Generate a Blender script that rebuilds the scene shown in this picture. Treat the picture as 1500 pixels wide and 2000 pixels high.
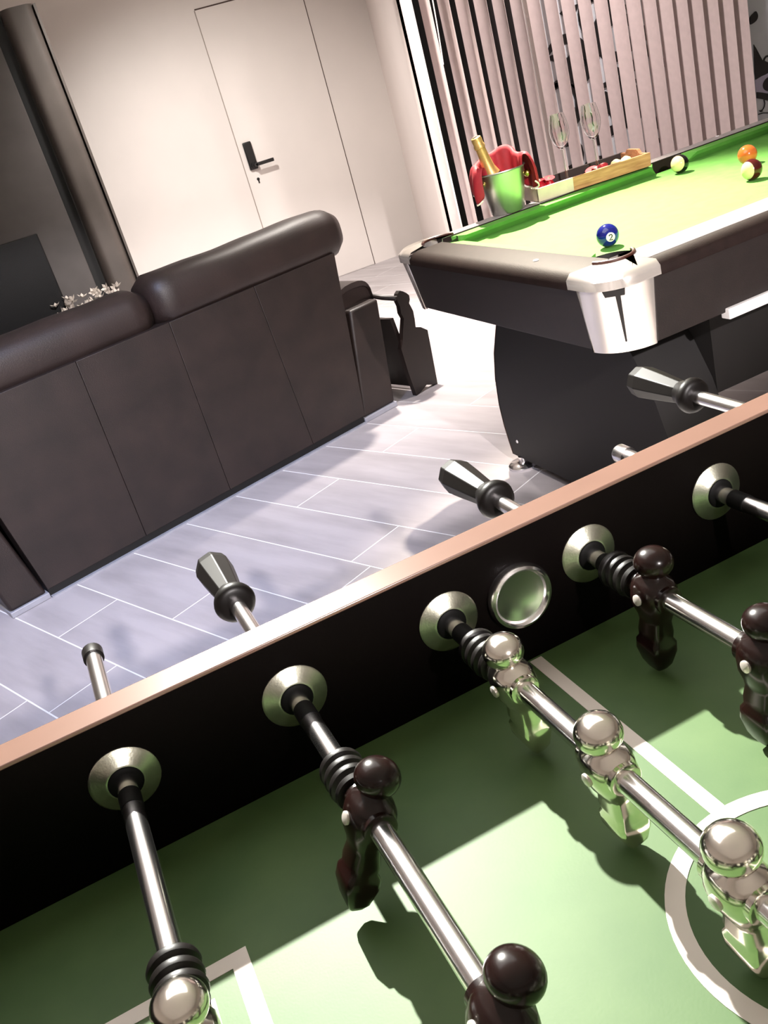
import bpy, bmesh, math, random
from mathutils import Matrix, Vector
from math import sin, cos, pi, radians

for o in list(bpy.data.objects): bpy.data.objects.remove(o)
scene = bpy.context.scene
C = scene.collection
random.seed(7)
F = 0.78                       # height of the football table's playing field above the floor

# ------------------------------------------------------------------ camera
cam_d = bpy.data.cameras.new('camera'); cam = bpy.data.objects.new('camera', cam_d); C.objects.link(cam)
cam_d.sensor_fit = 'HORIZONTAL'; cam_d.sensor_width = 36.0; cam_d.lens = 1799.65 / 1500 * 36.0
cam_d.clip_start = 0.02
Rr, Rd, Rf = (0.8837, -0.3882, -0.2615), (-0.3897, -0.3004, -0.8706), (0.2594, 0.8712, -0.4167)
cam.matrix_world = Matrix(((Rr[0], -Rd[0], -Rf[0], 0.0751), (Rr[1], -Rd[1], -Rf[1], -0.6616),
                           (Rr[2], -Rd[2], -Rf[2], 0.5195 + F), (0, 0, 0, 1)))
scene.camera = cam

# ------------------------------------------------------------------ world, lamps, exposure
w = bpy.data.worlds.new('world'); scene.world = w; w.use_nodes = True
w.node_tree.nodes['Background'].inputs[0].default_value = (0.02, 0.022, 0.03, 1)
w.node_tree.nodes['Background'].inputs[1].default_value = 1.0
vs = scene.view_settings
vs.view_transform = 'Standard'; vs.look = 'None'; vs.gamma = 1.0; vs.use_curve_mapping = False
vs.exposure = 1.6

def spot(name, loc, target, power, color, angle=110, blend=0.6, radius=0.05, wide=1.0):
    d = bpy.data.lights.new(name, 'SPOT'); o = bpy.data.objects.new(name, d); C.objects.link(o)
    d.energy = power; d.color = color; d.spot_size = radians(angle); d.spot_blend = blend; d.shadow_soft_size = radius
    o.location = loc; o.scale = (wide, 1, 1)
    o.rotation_euler = (Vector(target) - Vector(loc)).to_track_quat('-Z', 'Y').to_euler()
    return o
WARM, COOL = (1.0, 0.86, 0.74), (0.93, 0.92, 1.0)
spot('ceiling_spot', (0.36, 1.90, 2.55), (0.34, 0.15, 0.8), 610, (1.0, 0.98, 0.90), 66, 0.6, 0.022)     # football table
spot('ceiling_spot', (1.95, 2.75, 2.55), (1.62, 1.42, 0.76), 560, (1.0, 0.90, 0.74), 50, 1.0, 0.03)     # pool table
spot('ceiling_spot', (2.5, 2.7, 2.55), (2.75, 3.7, 0.8), 85, (1.0, 0.90, 0.87), 110, 0.9, 0.05)         # washes the blind
spot('ceiling_spot', (0.55, -3.0, 2.50), (0.6, 3.2, 0.25), 430, (1.0, 0.93, 0.92), 20, 0.45, 0.04, 2.4)        # behind the photographer
spot('ceiling_spot', (1.1, 4.4, 2.55), (1.75, 5.6, 0.2), 105, (1.0, 0.965, 0.93), 104, 1.0, 0.08)       # by the door
spot('ceiling_spot', (1.75, 3.6, 2.55), (1.72, 3.65, 0.0), 200, (1.0, 0.92, 0.84), 84, 1.0, 0.06)           # between the sofa and the pool table
spot('ceiling_spot', (-0.2, 1.1, 2.55), (0.15, 2.5, 0.0), 105, (0.50, 0.61, 1.0), 60, 1.0, 0.08)           # added cool light, tints the floor before the sofa blue
pd = bpy.data.lights.new('added_panel_light', 'AREA'); po = bpy.data.objects.new('added_panel_light', pd); C.objects.link(po)  # added soft panel, gives the chrome rods and silver heads white reflections
pd.shape = 'RECTANGLE'; pd.size = 2.2; pd.size_y = 1.5; pd.energy = 8; pd.color = (1.0, 0.97, 0.95); po.location = (0.35, 1.05, 2.62)

# ------------------------------------------------------------------ materials
def lin(c):
    f = lambda v: v / 12.92 if v <= 0.04045 else ((v + 0.055) / 1.055) ** 2.4
    return (f(c[0] / 255), f(c[1] / 255), f(c[2] / 255), 1)
MATS = {}
def mat(name, col, rough=0.5, metal=0.0, var=0.08, scale=18, bump=0.0, bscale=120, spec=0.5, coat=0.0, stretch=None, col2=None):
    if name in MATS: return MATS[name]
    m = bpy.data.materials.new(name); m.use_nodes = True; nt = m.node_tree; b = nt.nodes['Principled BSDF']
    base = lin(col) if max(col) > 1 else (*col, 1)
    b.inputs['Roughness'].default_value = rough; b.inputs['Metallic'].default_value = metal
    b.inputs['Specular IOR Level'].default_value = spec; b.inputs['Coat Weight'].default_value = coat
    b.inputs['Coat Roughness'].default_value = 0.1
    tc = nt.nodes.new('ShaderNodeTexCoord'); mp = nt.nodes.new('ShaderNodeMapping'); nt.links.new(tc.outputs['Object'], mp.inputs[0])
    if stretch: mp.inputs['Scale'].default_value = stretch
    n = nt.nodes.new('ShaderNodeTexNoise'); n.inputs['Scale'].default_value = scale; n.inputs['Detail'].default_value = 5
    nt.links.new(mp.outputs[0], n.inputs['Vector'])
    r = nt.nodes.new('ShaderNodeValToRGB'); nt.links.new(n.outputs['Fac'], r.inputs[0])
    second = (lin(col2) if col2 else tuple(min(1, v * (1 + var)) for v in base[:3]) + (1,))
    first = base if col2 else tuple(v * (1 - var) for v in base[:3]) + (1,)
    r.color_ramp.elements[0].position = 0.32; r.color_ramp.elements[1].position = 0.68
    r.color_ramp.elements[0].color = first; r.color_ramp.elements[1].color = second
    nt.links.new(r.outputs[0], b.inputs['Base Color'])
    if bump:
        n2 = nt.nodes.new('ShaderNodeTexNoise'); n2.inputs['Scale'].default_value = bscale; n2.inputs['Detail'].default_value = 3
        nt.links.new(tc.outputs['Object'], n2.inputs['Vector'])
        bp = nt.nodes.new('ShaderNodeBump'); bp.inputs['Strength'].default_value = bump; bp.inputs['Distance'].default_value = 0.002
        nt.links.new(n2.outputs['Fac'], bp.inputs['Height']); nt.links.new(bp.outputs[0], b.inputs['Normal'])
    MATS[name] = m; return m
M = dict(
 wall=mat('painted_wall', (214, 206, 200), 0.6, var=0.03, scale=2, bump=0.05, bscale=200),
 wall2=mat('pale_wall', (222, 210, 204), 0.55, var=0.03, scale=2),
 ceil=mat('ceiling_paint', (236, 230, 226), 0.7, var=0.02, scale=2),
 door=mat('door_lacquer', (216, 208, 202), 0.4, var=0.02, scale=3),
 gap=mat('door_joint', (70, 52, 45), 0.7),
 gapl=mat('door_joint_pale', (150, 138, 130), 0.7),
 black=mat('black_metal', (14, 12, 12), 0.35, var=0.1),
 grout=mat('grout', (244, 242, 242), 0.6, var=0.03),
 leather=mat('brown_leather', (35, 25, 22), 0.5, var=0.3, scale=9, bump=0.35, bscale=260),
 leather2=mat('brown_leather_pad', (37, 26, 23), 0.5, var=0.25, scale=7, bump=0.3, bscale=240),
 skirt=mat('black_skirting', (8, 7, 7), 0.6),
 strip=mat('grey_plastic_strip', (150, 150, 158), 0.4),
 panel=mat('dark_grey_lacquer', (84, 78, 76), 0.5, var=0.15, scale=5, bump=0.05),
 post=mat('taupe_gloss', (84, 76, 71), 0.5, var=0.12, scale=6, coat=0.1),
 screen=mat('screen_black', (6, 6, 7), 0.25, var=0.05),
 petal=mat('white_petal', (216, 206, 196), 0.6, var=0.1, scale=40),
 leafm=mat('grey_green_leaf', (96, 100, 78), 0.6, var=0.2, scale=40),
 ceramic=mat('dark_ceramic', (60, 56, 54), 0.3),
 rackwood=mat('dark_rack_wood', (30, 19, 16), 0.45, var=0.25, scale=14, stretch=(1, 1, 0.15)),
 slat=mat('blind_fabric', (214, 196, 194), 0.75, var=0.04, scale=30, bump=0.12, bscale=300),
 alu=mat('white_aluminium', (215, 208, 204), 0.35, var=0.03),
 board=mat('mural_white', (196, 200, 206), 0.5, var=0.02),
 ink=mat('mural_black', (7, 6, 8), 0.5),
 inkg=mat('mural_lavender', (178, 174, 196), 0.5),
 glassdark=mat('night_glass', (5, 5, 6), 0.12, var=0.0),
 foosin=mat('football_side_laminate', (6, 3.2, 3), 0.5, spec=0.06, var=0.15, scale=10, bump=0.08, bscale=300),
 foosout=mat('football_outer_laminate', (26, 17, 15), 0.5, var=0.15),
 rim=mat('beige_rim', (100, 76, 66), 0.2, var=0.05, scale=12, spec=0.8),
 field=mat('playfield_green', (64, 90, 50), 0.55, var=0.22, scale=11, bump=0.03, bscale=500, col2=(76, 100, 58), spec=0.35),
 line=mat('playfield_white', (216, 206, 198), 0.45, var=0.03),
 chrome=mat('chrome', (242, 240, 240), 0.2, 1.0, var=0.03),
 chrome_soft=mat('brushed_chrome', (205, 205, 188), 0.3, 1.0, var=0.12, scale=60, bump=0.06, bscale=500),
 silver=mat('silver_player', (244, 238, 228), 0.16, 1.0, var=0.05, scale=60),
 plastic=mat('dark_player_plastic', (22, 9, 7), 0.24, var=0.2, scale=40, spec=0.3, coat=0.15),
 rubber=mat('black_rubber', (5, 4, 4), 0.6, spec=0.15, var=0.1),  # bushings, and the painted reflection band on the rods
 rubber2=mat('ribbed_rubber', (14, 10, 9), 0.4, spec=0.35, var=0.1),
 grip=mat('handle_plastic', (10, 7, 6), 0.42, spec=0.22, var=0.15, scale=20),
 screw=mat('screw_zinc', (222, 214, 206), 0.35, 0.6, var=0.05),
 slot=mat('screw_slot', (20, 16, 15), 0.5),
 cloth=mat('pool_cloth', (78, 140, 50), 0.8, var=0.05, scale=30, bump=0.1, bscale=700, col2=(88, 148, 56)),
 poolblk=mat('pool_vinyl', (27, 19, 18), 0.5, var=0.2, scale=30, bump=0.3, bscale=500),
 poolrail=mat('pool_rail_vinyl', (32, 22, 20), 0.55, var=0.2, scale=40, bump=0.3, bscale=500, spec=0.15),
 poolleg=mat('pool_pedestal', (13, 9, 9), 0.6, var=0.15, scale=20),
 edge=mat('pedestal_edge', (66, 40, 30), 0.5),
 steelw=mat('pool_corner_metal', (236, 228, 222), 0.22, 0.75, var=0.03),
 liner=mat('pocket_liner', (14, 9, 8), 0.6),
 pocketrim=mat('pocket_rim', (58, 26, 18), 0.4),
 railglare=mat('rail_glare', (150, 146, 146), 0.25, var=0.04),  # painted glare of the long rail tops
 stripw=mat('white_trim', (232, 228, 228), 0.35),
 traywood=mat('tray_wood', (150, 96, 66), 0.5, var=0.25, scale=10, stretch=(1.5, 12, 12), col2=(186, 132, 94)),
 traypale=mat('tray_pale', (196, 176, 158), 0.5, var=0.1),
 traydark=mat('tray_dark', (34, 20, 17), 0.6),
 steel=mat('bucket_steel', (208, 204, 200), 0.36, 1.0, var=0.08, scale=12),
 brass=mat('brass_knob', (196, 168, 96), 0.25, 1.0),
 napkin=mat('red_cloth', (142, 14, 32), 0.7, var=0.15, scale=30, bump=0.2, bscale=400),
 napedge=mat('white_hem', (232, 214, 210), 0.7),
 foil=mat('gold_foil', (190, 152, 92), 0.38, 0.6, var=0.15, scale=50, bump=0.2, bscale=300),
 bottle=mat('bottle_green', (20, 34, 18), 0.15),
 berry=mat('red_berry', (172, 18, 36), 0.35, var=0.2, scale=60, bump=0.3, bscale=500),
 cream=mat('cream_sweet', (236, 222, 160), 0.5, var=0.06, scale=60),
 choco=mat('dark_choc', (40, 20, 16), 0.3),
 numeral=mat('ball_number', (24, 40, 30), 0.4),
 ballwhite=mat('ball_white', (236, 228, 210), 0.12, var=0.01, coat=0.5),
 ballblue=mat('ball_blue', (14, 22, 110), 0.1, var=0.05, coat=0.6),
 ballorange=mat('ball_orange', (186, 92, 36), 0.12, var=0.06, coat=0.6),
)
# wood look tile: soft grey grain along the plank
def tile_mat():
    m = bpy.data.materials.new('grey_wood_tile'); m.use_nodes = True; nt = m.node_tree; b = nt.nodes['Principled BSDF']
    tc = nt.nodes.new('ShaderNodeTexCoord'); oi = nt.nodes.new('ShaderNodeObjectInfo')
    mp = nt.nodes.new('ShaderNodeMapping'); mp.inputs['Rotation'].default_value = (0, 0, radians(66.5))
    nt.links.new(tc.outputs['Object'], mp.inputs[0])
    ad = nt.nodes.new('ShaderNodeVectorMath'); ad.operation = 'MULTIPLY'; ad.inputs[1].default_value = (1.2, 7, 1)
    nt.links.new(mp.outputs[0], ad.inputs[0])
    sh = nt.nodes.new('ShaderNodeVectorMath'); sh.operation = 'ADD'; nt.links.new(ad.outputs[0], sh.inputs[0])
    cmb = nt.nodes.new('ShaderNodeCombineXYZ'); ml = nt.nodes.new('ShaderNodeMath'); ml.operation = 'MULTIPLY'; ml.inputs[1].default_value = 40
    nt.links.new(oi.outputs['Random'], ml.inputs[0]); nt.links.new(ml.outputs[0], cmb.inputs[0]); nt.links.new(ml.outputs[0], cmb.inputs[1])
    nt.links.new(cmb.outputs[0], sh.inputs[1])
    n = nt.nodes.new('ShaderNodeTexNoise'); n.inputs['Scale'].default_value = 1.6; n.inputs['Detail'].default_value = 6; n.inputs['Roughness'].default_value = 0.55
    nt.links.new(sh.outputs[0], n.inputs['Vector'])
    r = nt.nodes.new('ShaderNodeValToRGB'); nt.links.new(n.outputs['Fac'], r.inputs[0])
    e = r.color_ramp.elements; e[0].position = 0.25; e[0].color = lin((160, 153, 154)); e[1].position = 0.6; e[1].color = lin((184, 177, 178))
    nt.links.new(r.outputs[0], b.inputs['Base Color']); b.inputs['Roughness'].default_value = 0.42
    return m
M['tile'] = tile_mat()
def stripe_mat(name, col, axis, half=0.0165):
    m = bpy.data.materials.new(name); m.use_nodes = True; nt = m.node_tree; b = nt.nodes['Principled BSDF']
    tc = nt.nodes.new('ShaderNodeTexCoord'); d = nt.nodes.new('ShaderNodeVectorMath'); d.operation = 'DOT_PRODUCT'
    d.inputs[1].default_value = Vector(axis).normalized(); nt.links.new(tc.outputs['Object'], d.inputs[0])
    a = nt.nodes.new('ShaderNodeMath'); a.operation = 'ABSOLUTE'; nt.links.new(d.outputs['Value'], a.inputs[0])
    g = nt.nodes.new('ShaderNodeMath'); g.operation = 'GREATER_THAN'; g.inputs[1].default_value = half; nt.links.new(a.outputs[0], g.inputs[0])
    mx = nt.nodes.new('ShaderNodeMix'); mx.data_type = 'RGBA'; nt.links.new(g.outputs[0], mx.inputs[0])
    mx.inputs[6].default_value = lin(col); mx.inputs[7].default_value = lin((206, 190, 140)); nt.links.new(mx.outputs[2], b.inputs['Base Color'])
    b.inputs['Roughness'].default_value = 0.12; b.inputs['Coat Weight'].default_value = 0.5
    return m
def glass_mat():
    m = bpy.data.materials.new('clear_glass'); m.use_nodes = True; b = m.node_tree.nodes['Principled BSDF']
    b.inputs['Base Color'].default_value = (0.97, 0.97, 0.97, 1); b.inputs['Transmission Weight'].default_value = 1.0
    b.inputs['Roughness'].default_value = 0.01; b.inputs['IOR'].default_value = 1.45
    return m
M['glass'] = glass_mat()

# ------------------------------------------------------------------ mesh helpers (everything in world metres)
WM = {}                                            # object name -> world matrix
class MB:
    def __init__(s): s.v = []; s.f = []
    def add(s, vs_, fs_):
        k = len(s.v); s.v += [tuple(p) for p in vs_]; s.f += [[i + k for i in f] for f in fs_]; return s
    def box(s, a, b):
        x0, y0, z0 = a; x1, y1, z1 = b
        return s.add([(x0,y0,z0),(x1,y0,z0),(x1,y1,z0),(x0,y1,z0),(x0,y0,z1),(x1,y0,z1),(x1,y1,z1),(x0,y1,z1)],
                     [[3,2,1,0],[4,5,6,7],[0,1,5,4],[1,2,6,5],[2,3,7,6],[3,0,4,7]])
    def prism(s, pts, vec):
        """closed polygon (3D points) swept along vec"""
        n = len(pts); vec = Vector(vec); a = [Vector(p) for p in pts]
        nor = Vector((0, 0, 0))
        for i in range(n): nor += a[i].cross(a[(i + 1) % n])
        if nor.dot(vec) > 0: a.reverse()
        return s.add(a + [p + vec for p in a], [list(range(n)), list(range(2 * n - 1, n - 1, -1))] + [[(i + 1) % n, i, n + i, n + (i + 1) % n] for i in range(n)])
    def loft(s, rings, cap=True, closed=True):
        n = len(rings[0]); k = len(s.v)
        vs_ = [p for r in rings for p in r]; fs = []
        for j in range(len(rings) - 1):
            for i in range(n if closed else n - 1):
                i2 = (i + 1) % n; fs.append([j*n+i, j*n+i2, (j+1)*n+i2, (j+1)*n+i])
        if cap: fs += [list(range(n - 1, -1, -1)), [(len(rings)-1)*n + i for i in range(n)]]
        return s.add(vs_, fs)
    def lathe(s, org, axis, prof, n=24, cap=True):
        """prof: list of (distance along axis, radius)"""
        a = Vector(axis).normalized(); u = a.orthogonal().normalized(); w_ = a.cross(u); o = Vector(org)
        return s.loft([[o + a * t + (u * cos(2*pi*i/n) + w_ * sin(2*pi*i/n)) * max(r, 1e-5) for i in range(n)] for t, r in prof], cap)
    def tube(s, pts, r, n=8):
        pts = [Vector(p) for p in pts]; rings = []
        rr = r if isinstance(r, (list, tuple)) else [r] * len(pts); u = None
        for i, p in enumerate(pts):
            t = (pts[min(i+1, len(pts)-1)] - pts[max(i-1, 0)]).normalized()
            u = t.orthogonal().normalized() if u is None else (u - t * u.dot(t)).normalized()
            w_ = t.cross(u); rings.append([p + (u * cos(2*pi*k/n) + w_ * sin(2*pi*k/n)) * rr[i] for k in range(n)])
        return s.loft(rings)
    def ball(s, c, r, nu=24, nv=14):
        c = Vector(c); r = r if isinstance(r, (list, tuple)) else (r, r, r)
        vs_ = [c + Vector((0, 0, -r[2]))]; fs = []
        for j in range(1, nv):
            b = -pi/2 + pi*j/nv
            vs_ += [c + Vector((r[0]*cos(b)*cos(2*pi*i/nu), r[1]*cos(b)*sin(2*pi*i/nu), r[2]*sin(b))) for i in range(nu)]
        vs_.append(c + Vector((0, 0, r[2]))); top = len(vs_) - 1
        for i in range(nu):
            i2 = (i + 1) % nu
            fs.append([0, 1 + i2, 1 + i]); fs.append([top, 1 + (nv-2)*nu + i, 1 + (nv-2)*nu + i2])
            for j in range(nv - 2): fs.append([1+j*nu+i, 1+j*nu+i2, 1+(j+1)*nu+i2, 1+(j+1)*nu+i])
        return s.add(vs_, fs)
    def build(s, name, m, parent=None, org=None, local=False, bevel=0, smooth=40, subsurf=0, fix=True):
        """parent: the mesh joins it as a part; org: base point of a top-level thing"""
        W = WM[parent.name] if parent else Matrix.Translation(org or (0, 0, 0))
        Wi = W.inverted(); vs_ = s.v if local else [Wi @ Vector(p) for p in s.v]
        me = bpy.data.meshes.new(name); me.from_pydata([tuple(p) for p in vs_], [], s.f)
        if fix:
            bm = bmesh.new(); bm.from_mesh(me); bmesh.ops.recalc_face_normals(bm, faces=bm.faces); bm.to_mesh(me); bm.free()
        me.materials.append(M[m] if isinstance(m, str) else m)
        if smooth: me.shade_smooth(); me.set_sharp_from_angle(angle=radians(smooth))
        o = bpy.data.objects.new(name, me); C.objects.link(o)
        if parent: o.parent = parent
        else: o.matrix_world = W
        WM[o.name] = W
        if bevel:
            b = o.modifiers.new('bevel', 'BEVEL'); b.width = bevel; b.segments = 3; b.limit_method = 'ANGLE'; b.angle_limit = radians(40)
        if subsurf:
            b = o.modifiers.new('sub', 'SUBSURF'); b.levels = subsurf; b.render_levels = subsurf
        return o
def thing(name, loc, label, cat, group=None, rz=0):
    o = bpy.data.objects.new(name, None); C.objects.link(o)
    W = Matrix.Translation(loc) @ Matrix.Rotation(rz, 4, 'Z'); o.matrix_world = W; o.empty_display_size = 0.05
    WM[o.name] = W
    return tag(o, label, cat, group)
def tag(o, label, cat, group=None):
    o['label'] = label; o['category'] = cat
    if group: o['group'] = group
    return o
def struct(o): o['kind'] = 'structure'; return o
def place_copy(src, parent, loc, rot=(0, 0, 0)):
    c = src.copy(); C.objects.link(c); c.parent = parent; c.location = loc; c.rotation_euler = rot
    for ch in src.children:
        d = ch.copy(); C.objects.link(d); d.parent = c
    return c
def circ(c, r, n, a0=0, a1=2*pi, z=0):
    return [(c[0] + r*cos(a0 + (a1-a0)*i/n), c[1] + r*sin(a0 + (a1-a0)*i/n), z) for i in range(n + 1)]

# ------------------------------------------------------------------ the room
XL, XR, YB, YD, H = -2.6, 5.2, -3.8, 6.25, 2.65
YW = 4.05                                          # window wall
def clip(poly, x0, x1, y0, y1):
    for ax, lim, sgn in ((0, x0, 1), (0, x1, -1), (1, y0, 1), (1, y1, -1)):
        out = []
        for i in range(len(poly)):
            a, b = poly[i], poly[(i + 1) % len(poly)]; da, db = (a[ax] - lim) * sgn, (b[ax] - lim) * sgn
            if da >= 0: out.append(a)
            if da * db < 0: t = da / (da - db); out.append((a[0] + (b[0]-a[0])*t, a[1] + (b[1]-a[1])*t))
        poly = out
        if not poly: break
    return poly
floor = struct(MB().box((XL, YB, -0.06), (XR, YD, -0.0006)).build('floor', 'grout', org=(0, 0, 0)))
e1 = (0.3987, -0.9171); e2 = (0.9171, 0.3987); TW, TL, G = 0.2293, 1.2, 0.005
joints = {0: -2.091, 1: -1.76, 2: -2.52, 3: -1.407, 4: -1.925, 5: -2.35, 6: -1.91, -1: -1.72, 7: -2.5}
for k in range(-16, 30):
    v0 = 0.651 + TW * k; u0 = joints.get(k, -2.0 + random.random() * TL)
    for j in range(-8, 9):
        ua, ub = u0 + j*TL + G/2, u0 + (j+1)*TL - G/2; va, vb = v0 + G/2, v0 + TW - G/2
        P = [(e1[0]*u + e2[0]*v, e1[1]*u + e2[1]*v) for u, v in ((ua, va), (ub, va), (ub, vb), (ua, vb))]
        P = clip(P, XL, XR, YB, YD)
        if len(P) < 3: continue
        ar = abs(sum(P[i][0]*P[(i+1) % len(P)][1] - P[(i+1) % len(P)][0]*P[i][1] for i in range(len(P)))) / 2
        if ar < 0.003: continue
        cx, cy = sum(p[0] for p in P)/len(P), sum(p[1] for p in P)/len(P)
        if not (-2.2 < cx < 4.6 and -1.0 < cy < 6.3): continue
        MB().prism([(x, y, -0.008) for x, y in P], (0, 0, 0.008)).build('floor_tile', 'tile', floor, smooth=0)
struct(MB().box((XL, YB, H), (XR, YD, H + 0.1)).build('ceiling', 'ceil'))
struct(MB().box((XL, YD, 0), (3.3, YD + 0.12, H)).build('wall_back', 'wall'))
struct(MB().box((XL - 0.12, YB, 0), (XL, YD, H)).build('wall_left', 'wall'))
struct(MB().box((XR, YB, 0), (XR + 0.12, YW, H)).build('wall_right', 'wall'))
struct(MB().box((XL, YB - 0.12, 0), (XR, YB, H)).build('wall_front', 'wall'))
struct(MB().prism([(3.10, YD, 0), (2.345, YW, 0), (2.345, YW + 0.12, 0), (3.25, YD, 0)], (0, 0, H)).build('wall_return', 'wall2'))
ww = struct(MB().box((2.345, YW, 0), (XR, YW + 0.12, 0.06)).box((2.345, YW, 2.3), (XR, YW + 0.12, H)).box((4.9, YW, 0.06), (XR, YW + 0.12, 2.3)).build('wall_window', 'wall2'))
# dark window with its frame, and the white mural board beside it
win = struct(MB().box((2.36, YW + 0.05, 0.06), (3.02, YW + 0.06, 2.3)).build('window_1', 'glassdark'))
MB().box((2.345, YW, 0.06), (2.38, YW + 0.1, 2.3)).box((3.0, YW, 0.06), (3.04, YW + 0.1, 2.3)).build('window_frame', 'alu', win)
mural = struct(MB().box((3.04, YW + 0.02, 0.06), (4.9, YW + 0.06, 2.3)).build('wall_mural', 'board', org=(3.9, YW, 0)))
def blob(pts, m='ink', d=0.004, name='mural_shape'):
    MB().prism([(x, YW + 0.02, z + F) for x, z in pts], (0, -d, 0)).build(name, m, mural, smooth=0)
def curl(cx, cz, r0, r1, a0, a1, w0, w1, m='ink', d=0.004):
    o, i = [], []
    for k in range(25):
        t = k/24; a = a0 + (a1-a0)*t; r = r0 + (r1-r0)*t; ww_ = (w0 + (w1-w0)*t) * sin(pi*min(1, max(0.04, t*0.94+0.04)))
        o.append((cx + (r+ww_)*cos(a), cz + (r+ww_)*sin(a))); i.append((cx + (r-ww_)*cos(a), cz + (r-ww_)*sin(a)))
    blob(o + i[::-1], m, d)
blob([(4.490, 0.226), (4.504, 0.225), (4.516, 0.209), (4.496, 0.195), (4.487, 0.204)])
blob([(4.485, -0.109), (4.517, -0.105), (4.540, -0.101), (4.565, -0.100), (4.589, -0.096), (4.69, -0.125), (4.69, -0.228), (4.576, -0.210), (4.534, -0.194), (4.485, -0.177)], 'inkg', 0.003)
blob([(4.498, 0.084), (4.514, 0.059), (4.530, 0.028), (4.552, -0.014), (4.567, -0.021), (4.595, -0.040), (4.66, -0.06), (4.719, -0.10), (4.717, -0.13), (4.66, -0.112), (4.589, -0.096), (4.565, -0.100), (4.540, -0.101), (4.517, -0.105), (4.488, -0.110), (4.486, -0.064)], 'ink', 0.004)
blob([(4.598 + 0.060*cos(2*pi*k/28), -0.158 + 0.041*sin(2*pi*k/28)) for k in range(28)], 'ink', 0.0045)
blob([(4.488, -0.180), (4.534, -0.195), (4.576, -0.211), (4.653, -0.223), (4.72, -0.215), (4.72, -0.25), (4.648, -0.266), (4.572, -0.251), (4.530, -0.231), (4.486, -0.213)], 'ink', 0.005)
def stroke(pts, w_):
    v = [Vector((x, z)) for x, z in pts]; n_ = []
    for k in range(len(v)):
        t_ = (v[min(k+1, len(v)-1)] - v[max(k-1, 0)]).normalized(); n_.append(Vector((-t_.y, t_.x)) * w_)
    blob([tuple(p + q) for p, q in zip(v, n_)] + [tuple(p - q) for p, q in list(zip(v, n_))[::-1]], 'ink', 0.0055)
stroke([(4.539, -0.236), (4.543, -0.258), (4.537, -0.275), (4.526, -0.287), (4.512, -0.293)], 0.002)
stroke([(4.561, -0.026), (4.568, -0.012), (4.583, -0.003), (4.606, -0.004), (4.62, -0.016)], 0.005)
stroke([(4.488, -0.307), (4.521, -0.308), (4.570, -0.320), (4.64, -0.325)], 0.0025)
blob([(4.495, -0.287), (4.513, -0.288), (4.526, -0.298), (4.506, -0.299)])
for q in range(48):                                # the same black flourishes go on behind the blind
    x, z = 3.12 + random.random()*1.3, -0.4 + random.random()*1.5
    curl(x, z, 0.05 + random.random()*0.1, 0.05 + random.random()*0.12, random.random()*6, 4 + random.random()*6, 0.02, 0.035, 'ink', 0.003 + 0.0002*q)

# door in the back wall
DX0, DX1, DT = 1.872, 2.642, 1.985
door = struct(MB().box((DX0, YD - 0.006, 0.004), (DX1, YD - 0.0005, DT)).build('door_1', 'door', org=(2.25, YD, 0)))
MB().box((DX0 - 0.006, YD - 0.002, 0), (DX0, YD - 0.0005, DT)).build('door_gap', 'gapl', door)
MB().box((DX1, YD - 0.003, 0), (DX1 + 0.007, YD - 0.0005, DT)).build('door_gap', 'gap', door)
MB().box((DX0 + 0.0, YD - 0.003, DT), (DX1 + 0.007, YD - 0.0005, DT + 0.009)).build('door_gap', 'gap', door)
hp = MB().box((1.905, YD - 0.03, 0.925), (1.968, YD - 0.006, 1.115)).build('handle_plate', 'black', door, bevel=0.008)
MB().lathe((1.945, YD - 0.03, 0.955), (0, -1, 0), [(0, 0.024), (0.012, 0.024), (0.012, 0.012), (0.05, 0.012), (0.055, 0.009)], 20).build('handle_rose', 'black', door)
MB().box((1.94, YD - 0.085, 0.944), (2.08, YD - 0.068, 0.968)).build('lever', 'black', door, bevel=0.004)
MB().lathe((1.945, YD - 0.006, 0.855), (0, -1, 0), [(0, 0.011), (0.003, 0.011)], 14).box((1.940, YD - 0.009, 0.826), (1.950, YD - 0.006, 0.85)).build('keyhole', 'black', door)

# ------------------------------------------------------------------ vertical blind
def blind():
    t = thing('vertical_blind', (3.35, 3.9, 0), 'pale pinkish vertical slat blind hanging behind the pool table', 'blind')
    MB().box((2.22, 3.86, 2.28), (4.42, 3.94, 2.33)).build('headrail', 'alu', t, bevel=0.004)
    N, wdt, p = 21, 0.106, 0.0997
    me = None
    for i in range(N):
        x = 2.27 + p * i; th = radians(-88 + 5.0*i/N + 2*sin(i*0.6) + (8 if i > N-4 else 0) + random.uniform(-2.5, 2.5))
        if me is None:
            rings = []
            for z in (0.07, 2.28):
                f = []; b = []
                for k in range(9):
                    q = -0.5 + k/8; c_ = 0.008 * (1 - (2*q)**2)
                    f.append((q*wdt, c_, z)); b.append((q*wdt, c_ + 0.0012, z))
                rings.append(f + b[::-1])
            o = MB().loft(rings).build('slat', 'slat', t, local=True); me = o
        else:
            o = me.copy(); C.objects.link(o)
        o.location = (x - 3.35, 0, 0); o.rotation_euler = (0, 0, th)
    pts = [(2.36 + 0.03*sin(k/6), 3.84, 2.27 - k*0.06) for k in range(18)]
    MB().tube(pts, 0.003, 6).build('pull_chain', 'alu', t)
blind()

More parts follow.
